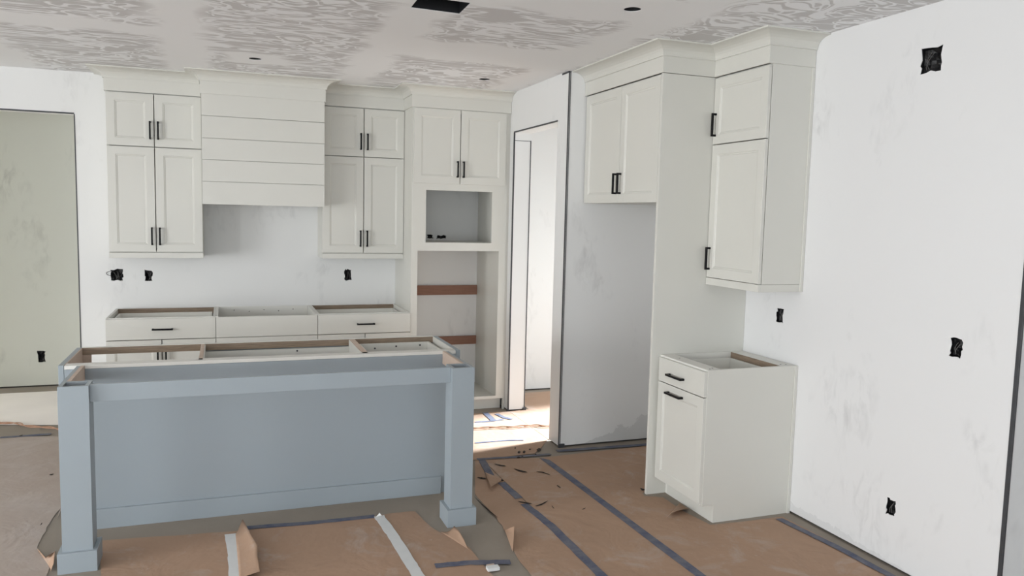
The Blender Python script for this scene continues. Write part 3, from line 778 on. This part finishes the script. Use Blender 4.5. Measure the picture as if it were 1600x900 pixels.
sheet('paper_sheet', [Vector((-3.4, -0.52, 0)), Vector((-1.1, -0.42, 0)), Vector((-0.42, -0.62, 0)), Vector((-0.36, -1.6, 0)), Vector((-0.34, -2.3, 0))] + e6 + [Vector((-0.2, YN, 0)), Vector((-3.4, YN, 0))], 0.002,
      'dusty brown floor paper left of the island by the passage', 'paper_dusty', group=PG)
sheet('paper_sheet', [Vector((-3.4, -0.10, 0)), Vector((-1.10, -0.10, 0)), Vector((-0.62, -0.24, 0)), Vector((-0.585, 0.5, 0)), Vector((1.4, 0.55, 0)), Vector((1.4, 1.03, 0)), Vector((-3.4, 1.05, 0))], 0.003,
      'floor paper in the passage beyond the opening, sunlight painted into its pale colour', 'cream')

def strip(name, pts, wid, z, label, mat, cat, group=None, seed=0, th=0.001, n=8):
    r = random.Random(seed); P = [Vector(p) for p in pts]; c = []
    for p, q in zip(P[:-1], P[1:]):
        for i in range(n): c.append(p.lerp(q, i/n))
    c.append(P[-1]); lft, rgt = [], []
    for i, p in enumerate(c):
        d = (c[min(i+1, len(c)-1)] - c[max(i-1, 0)]); d.z = 0; d.normalize(); nn = Vector((-d.y, d.x, 0))
        lft.append(p + nn*(wid/2 + r.uniform(-0.0022, 0.0022))); rgt.append(p - nn*(wid/2 + r.uniform(-0.0022, 0.0022)))
    lft[0] += (c[1]-c[0])*r.uniform(-0.1, 0.15); rgt[-1] += (c[-1]-c[-2])*r.uniform(-0.15, 0.15)
    mb = MB(); m_ = len(c)
    for zz_ in (z+th, z):
        mb.v += [(p.x, p.y, zz_) for p in lft]; mb.v += [(p.x, p.y, zz_) for p in rgt]
    for i in range(m_-1):
        mb.f.append((i, i+1, m_+i+1, m_+i)); mb.f.append((2*m_+i, 3*m_+i, 3*m_+i+1, 2*m_+i+1))
        mb.f.append((i, 2*m_+i, 2*m_+i+1, i+1)); mb.f.append((m_+i, m_+i+1, 3*m_+i+1, 3*m_+i))
    mb.f.append((0, m_, 3*m_, 2*m_)); mb.f.append((m_-1, 3*m_-1, 4*m_-1, 2*m_-1))
    o = mb.build(name, M[mat]); tag(o, label, cat, group); return o
TG = 'blue tape strips on the floor'
TZ = 0.0055
def tape(pts, wid, label, seed, z=TZ): return strip('tape_strip', pts, wid, z, label, 'tape', 'tape', TG, seed)
tape([A0, ext(A0, A1, YN)], 0.050, 'long blue tape seam closest to the narrow base cabinet', 1)
tape(px([(752, 718), (766, 744)]), 0.050, 'short blue tape piece at the end of a seam by the aisle', 2)
tape(px([(783, 755), (811, 780)]), 0.050, 'short blue tape piece between two tears in the paper', 3)
tape([fl(819, 789), fl(860, 822), fl(941, 902), ext(B0, B1, YN)], 0.050, 'long torn blue tape seam nearer the island post', 4)
tape(px([(745, 719), (800, 716), (860, 711)]), 0.035, 'blue tape across the aisle end, nearest the doorway', 5, 0.0072)
tape(px([(870, 706), (940, 701), (1012, 696)]), 0.048, 'blue tape along the foot of the refrigerator space', 6, 0.0072)
tape(px([(1216, 812), (1300, 853), (1392, 902)]) + [Vector((3.44, YN, 0))], 0.045, 'blue tape along the bare wall beside the narrow base cabinet', 7, 0.0075)
tape(px([(385, 826), (480, 819), (586, 808)]), 0.045, 'blue tape along the paper edge under the island overhang', 8)
tape(px([(680, 886), (735, 881), (797, 880)]), 0.048, 'loose blue tape piece bridging bare floor by the island post', 9, 0.0065)
tape(px([(0, 685), (40, 682), (80, 679)]), 0.045, 'dusty blue tape beside the cord at the passage', 10)
tape(px([(742, 661), (770, 659), (786, 656.5)]), 0.030, 'sunlit blue tape crossing the aisle below the oven cabinet', 11, 0.0070)
tape(px([(757.5, 646), (771, 658)]), 0.050, 'sunlit slanting blue tape by the oven cabinet toe kick', 12, 0.0082)
tape(px([(776, 648), (788, 654), (800, 656.5)]), 0.040, 'sunlit slanting blue tape nearest the doorway jamb', 13, 0.0082)
tape(px([(742, 693.5), (790, 689.5), (818, 689)]), 0.022, 'faint sunlit blue tape in front of the doorway', 14, 0.0070)
WG = 'white tape strips on the paper'
strip('white_tape_strip', px([(361, 836), (366, 868), (369, 905)]) + [fl(370, 930)], 0.062, TZ+0.001, 'white tape strip beside the lifted paper flap', 'white_tape', 'tape', WG, 21)
strip('white_tape_strip', px([(592, 808), (612, 836), (640, 880), (660, 912)]) + [fl(672, 935)], 0.058, TZ+0.001, 'white tape strip running out from under the island overhang', 'white_tape', 'tape', WG, 22)

# lifted, torn flaps, tear shade and crumbs
def flap(base0, base1, tip_pts, label, h, mat='paper', name='torn_paper_flap'):
    """a curled piece: base edge on the floor, outer edge (pixel list) lifted to height h"""
    n = 6; m_ = len(tip_pts); mb = MB()
    P0, P1 = fl(*base0, 0.006), fl(*base1, 0.006)
    for j, (u, v_, hh) in enumerate(tip_pts):
        b_ = P0.lerp(P1, j/(m_-1)); tp = fl(u, v_, 0.006 + h*hh)
        mid = (b_+tp)/2; mid.z = 0.006 + h*hh*0.25
        for i in range(n+1):
            f = i/n; mb.v.append(tuple(b_*(1-f)**2 + mid*2*f*(1-f) + tp*f*f))
    for j in range(m_-1):
        for i in range(n):
            k = j*(n+1)+i; mb.f.append((k, k+1, k+n+2, k+n+1))
    o = mb.build(name, M[mat], None, 0, True); tag(o, label, 'paper scrap')
    s = o.modifiers.new('thick', 'SOLIDIFY'); s.thickness = 0.0012; return o
flap((368, 836), (374, 912), [(379, 811, 0.9), (391, 832, 1.0), (403, 853, 1.0), (402, 866, 0.9), (406, 893, 0.8), (386, 900, 0.3)], 'lifted pale paper flap beside the white tape strip', 0.045)
flap((688, 831), (738, 862), [(703, 831, 0.2), (710, 822, 1.0), (717, 829, 1.0), (725, 843, 0.8), (730, 855, 0.3)], 'curled paper edge against the plinth of the island post', 0.03)
flap((788, 826), (801, 862), [(791, 827, 0.6), (804, 822, 1.0), (803, 840, 0.7), (801, 860, 0.2)], 'upright torn paper corner beside the bare floor strip', 0.05)
flap((758, 738), (784, 748), [(761, 746, 0.5), (767, 761, 1.0), (773, 757, 0.9), (782, 752, 0.5)], 'folded paper tear at the end of the short blue tape', 0.035)
flap((1062, 786), (1076, 796), [(1042, 808, 0.5), (1050, 801, 0.8), (1062, 797, 1.0), (1075, 794, 0.6)], 'crumpled torn paper at the toe kick of the narrow base cabinet', 0.03)
flap((58, 858), (80, 890), [(59, 858, 0.2), (72, 872, 0.6), (86, 861, 1.0), (84, 880, 0.9), (79, 892, 0.5)], 'curled paper edge beside the plinth of the island post near the passage', 0.03)
flap((586, 808), (594, 806), [(593, 801, 1.0), (597, 806, 0.4)], 'white curled tip of tape by the island base', 0.025, 'white_tape', 'tape_tip')
def scrap(pts, label, hgt=0.012):
    P = px(pts, 0.007); n = len(P); mb = MB()
    c = sum(P, Vector())/n
    mb.v = [tuple(p + Vector((0, 0, hgt*0.3*(k % 2)))) for k, p in enumerate(P)] + [(c.x, c.y, c.z+hgt)]
    mb.f = [(k, (k+1) % n, n) for k in range(n)] + [tuple(reversed(range(n)))]
    o = mb.build('crumb_and_tear_shade', M['scrap']); tag(o, label, 'paper scrap', 'debris crumbs and painted tear shade on the floor paper'); return o
def slit(u0, v0, u1, v1, wpx=2.2, bend=1.5):
    top, bot = [], []; r = random.Random(int(u0*7+v0))
    for k in range(7):
        f = k/6; u = u0+(u1-u0)*f; v_ = v0+(v1-v0)*f + bend*math.sin(math.pi*f) + r.uniform(-0.4, 0.4)
        h_ = wpx*0.5*math.sin(math.pi*min(1, max(0.0, f)))*r.uniform(0.5, 1.1) + 0.25
        top.append((u, v_-h_)); bot.append((u, v_+h_))
    return top + bot[::-1]
SLITS = [((772, 725, 791, 728, 1.4, 0.3), 'painted shade of a thin tear in the paper beside the tape across the aisle end'), ((803, 732, 824, 738, 2.4, 0.6), 'painted shade of a thick tear in the paper between the two blue tape seams'),
 ((838, 736.5, 860, 742, 1.0, -0.8), 'painted shade of a hair-thin curved tear touching the long blue tape seam'), ((745, 746, 760, 748, 2.6, 0.2), 'painted shade of a tear in the paper behind the island post'),
 ((780, 748, 787, 751, 2.6, 0.2), 'painted shade of a hole at the cut end of a short blue tape piece'), ((809, 783, 832, 787, 1.6, 0.6), 'painted shade of a tear across the torn blue tape seam'),
 ((836, 791, 856, 782, 1.6, 2.2), 'painted shade of a crescent-shaped tear beside the torn blue tape seam'), ((862, 790, 866, 795, 1.6, 0), 'painted shade of a short nick next to the crescent-shaped tear'),
 ((870, 758, 876, 762, 1.6, 0), 'painted shade of a short nick beside the long blue tape seam'), ((909, 796, 915, 794, 1.0, 0), 'painted shade of a faint small nick in the paper between the seams'),
 ((1000, 763, 1010, 766, 3.0, 0.5), 'painted shade of a hole in the paper at the foot of the tall side panel'), ((741, 776, 778, 809, 1.2, 2.5), 'painted shadow along the lifted paper edge beside the bare floor strip'),
 ((30, 681, 36, 680, 1.5, 0), 'dark speck on the paper near the cord in the passage'), ((77, 742, 84, 741, 1.6, 0), 'painted shade of a small tear on the dusty paper beside the island post'),
 ((63, 821, 66, 817, 2.0, 0), 'painted shade of a small nick by the torn edge of the dusty paper')]
for q, lb in SLITS: scrap(slit(*q), lb, 0.003)  # shade in each torn gap drawn as a dark sliver
for u, v_, a, c in ((811, 706.5, 2.5, 2), (819, 706, 2.2, 2.2), (810, 714.5, 3, 1.2), (816, 713, 2.5, 1.0), (828, 702, 1.8, 1.0), (842, 702.5, 3.8, 2.4), (837, 710, 1.5, 0.9), (805, 700, 1.2, 1.2)):
    scrap([(u-a, v_), (u, v_-c), (u+a, v_-c*0.4), (u+a*0.6, v_+c), (u-a*0.5, v_+c)], 'dark crumb of debris on the paper by the doorway', 0.006)
# small white chip
p = fl(770, 892)
t = thing('wood_shim', (p.x, p.y, 0.006), 'small white block lying beside the loose blue tape', 'offcut')
MB().box(p.x-0.030, p.x+0.030, p.y-0.018, p.y+0.018, 0.006, 0.022).build('block', M['white_tape'], t, 0.002)
MB().box(p.x-0.020, p.x+0.018, p.y+0.019, p.y+0.04, 0.006, 0.018).build('backing', M['maple'], t, 0.001)

# extension cord running from the passage behind the island to the doorway
ctrl = [Vector((-2.6, -0.15, 0)), fl(-40, 661), fl(0, 664.5), fl(25, 664.5), fl(45, 669.5), fl(88, 673), Vector((-0.42, -0.68, 0)), Vector((0.2, -0.95, 0)), Vector((1.0, -1.10, 0)), Vector((1.8, -1.12, 0)), fl(742, 672.5), fl(772, 671), fl(800, 670.5), fl(835, 668), fl(857, 669), Vector((3.4, -1.30, 0)), Vector((4.4, -1.25, 0))]
def catmull(P, n):
    out = []
    for i in range(len(P)-1):
        p0, p1, p2, p3 = P[max(i-1, 0)], P[i], P[i+1], P[min(i+2, len(P)-1)]
        for k in range(n):
            s = k/n
            out.append(0.5*((2*p1)+(p2-p0)*s+(2*p0-5*p1+4*p2-p3)*s*s+(3*p1-p0-3*p2+p3)*s**3))
    out.append(P[-1]); return out
cl = catmull(ctrl, 24); mb = MB()
for ph in (0, math.pi):
    pts = []; dist = 0
    for i, p in enumerate(cl):
        if i: dist += (p-cl[i-1]).length
        d = cl[min(i+1, len(cl)-1)]-cl[max(i-1, 0)]; d.z = 0; d.normalize(); nn = Vector((-d.y, d.x, 0))
        an = dist*22+ph; pts.append(p + nn*0.012*math.cos(an) + Vector((0, 0, 0.0185+0.004*math.sin(an))))
    mb.tube(pts, 0.0045, 6)
o = mb.build('extension_cord', M['cord'], None, 0, True); tag(o, 'orange-brown extension cord doubled and twisted along the floor', 'cord')
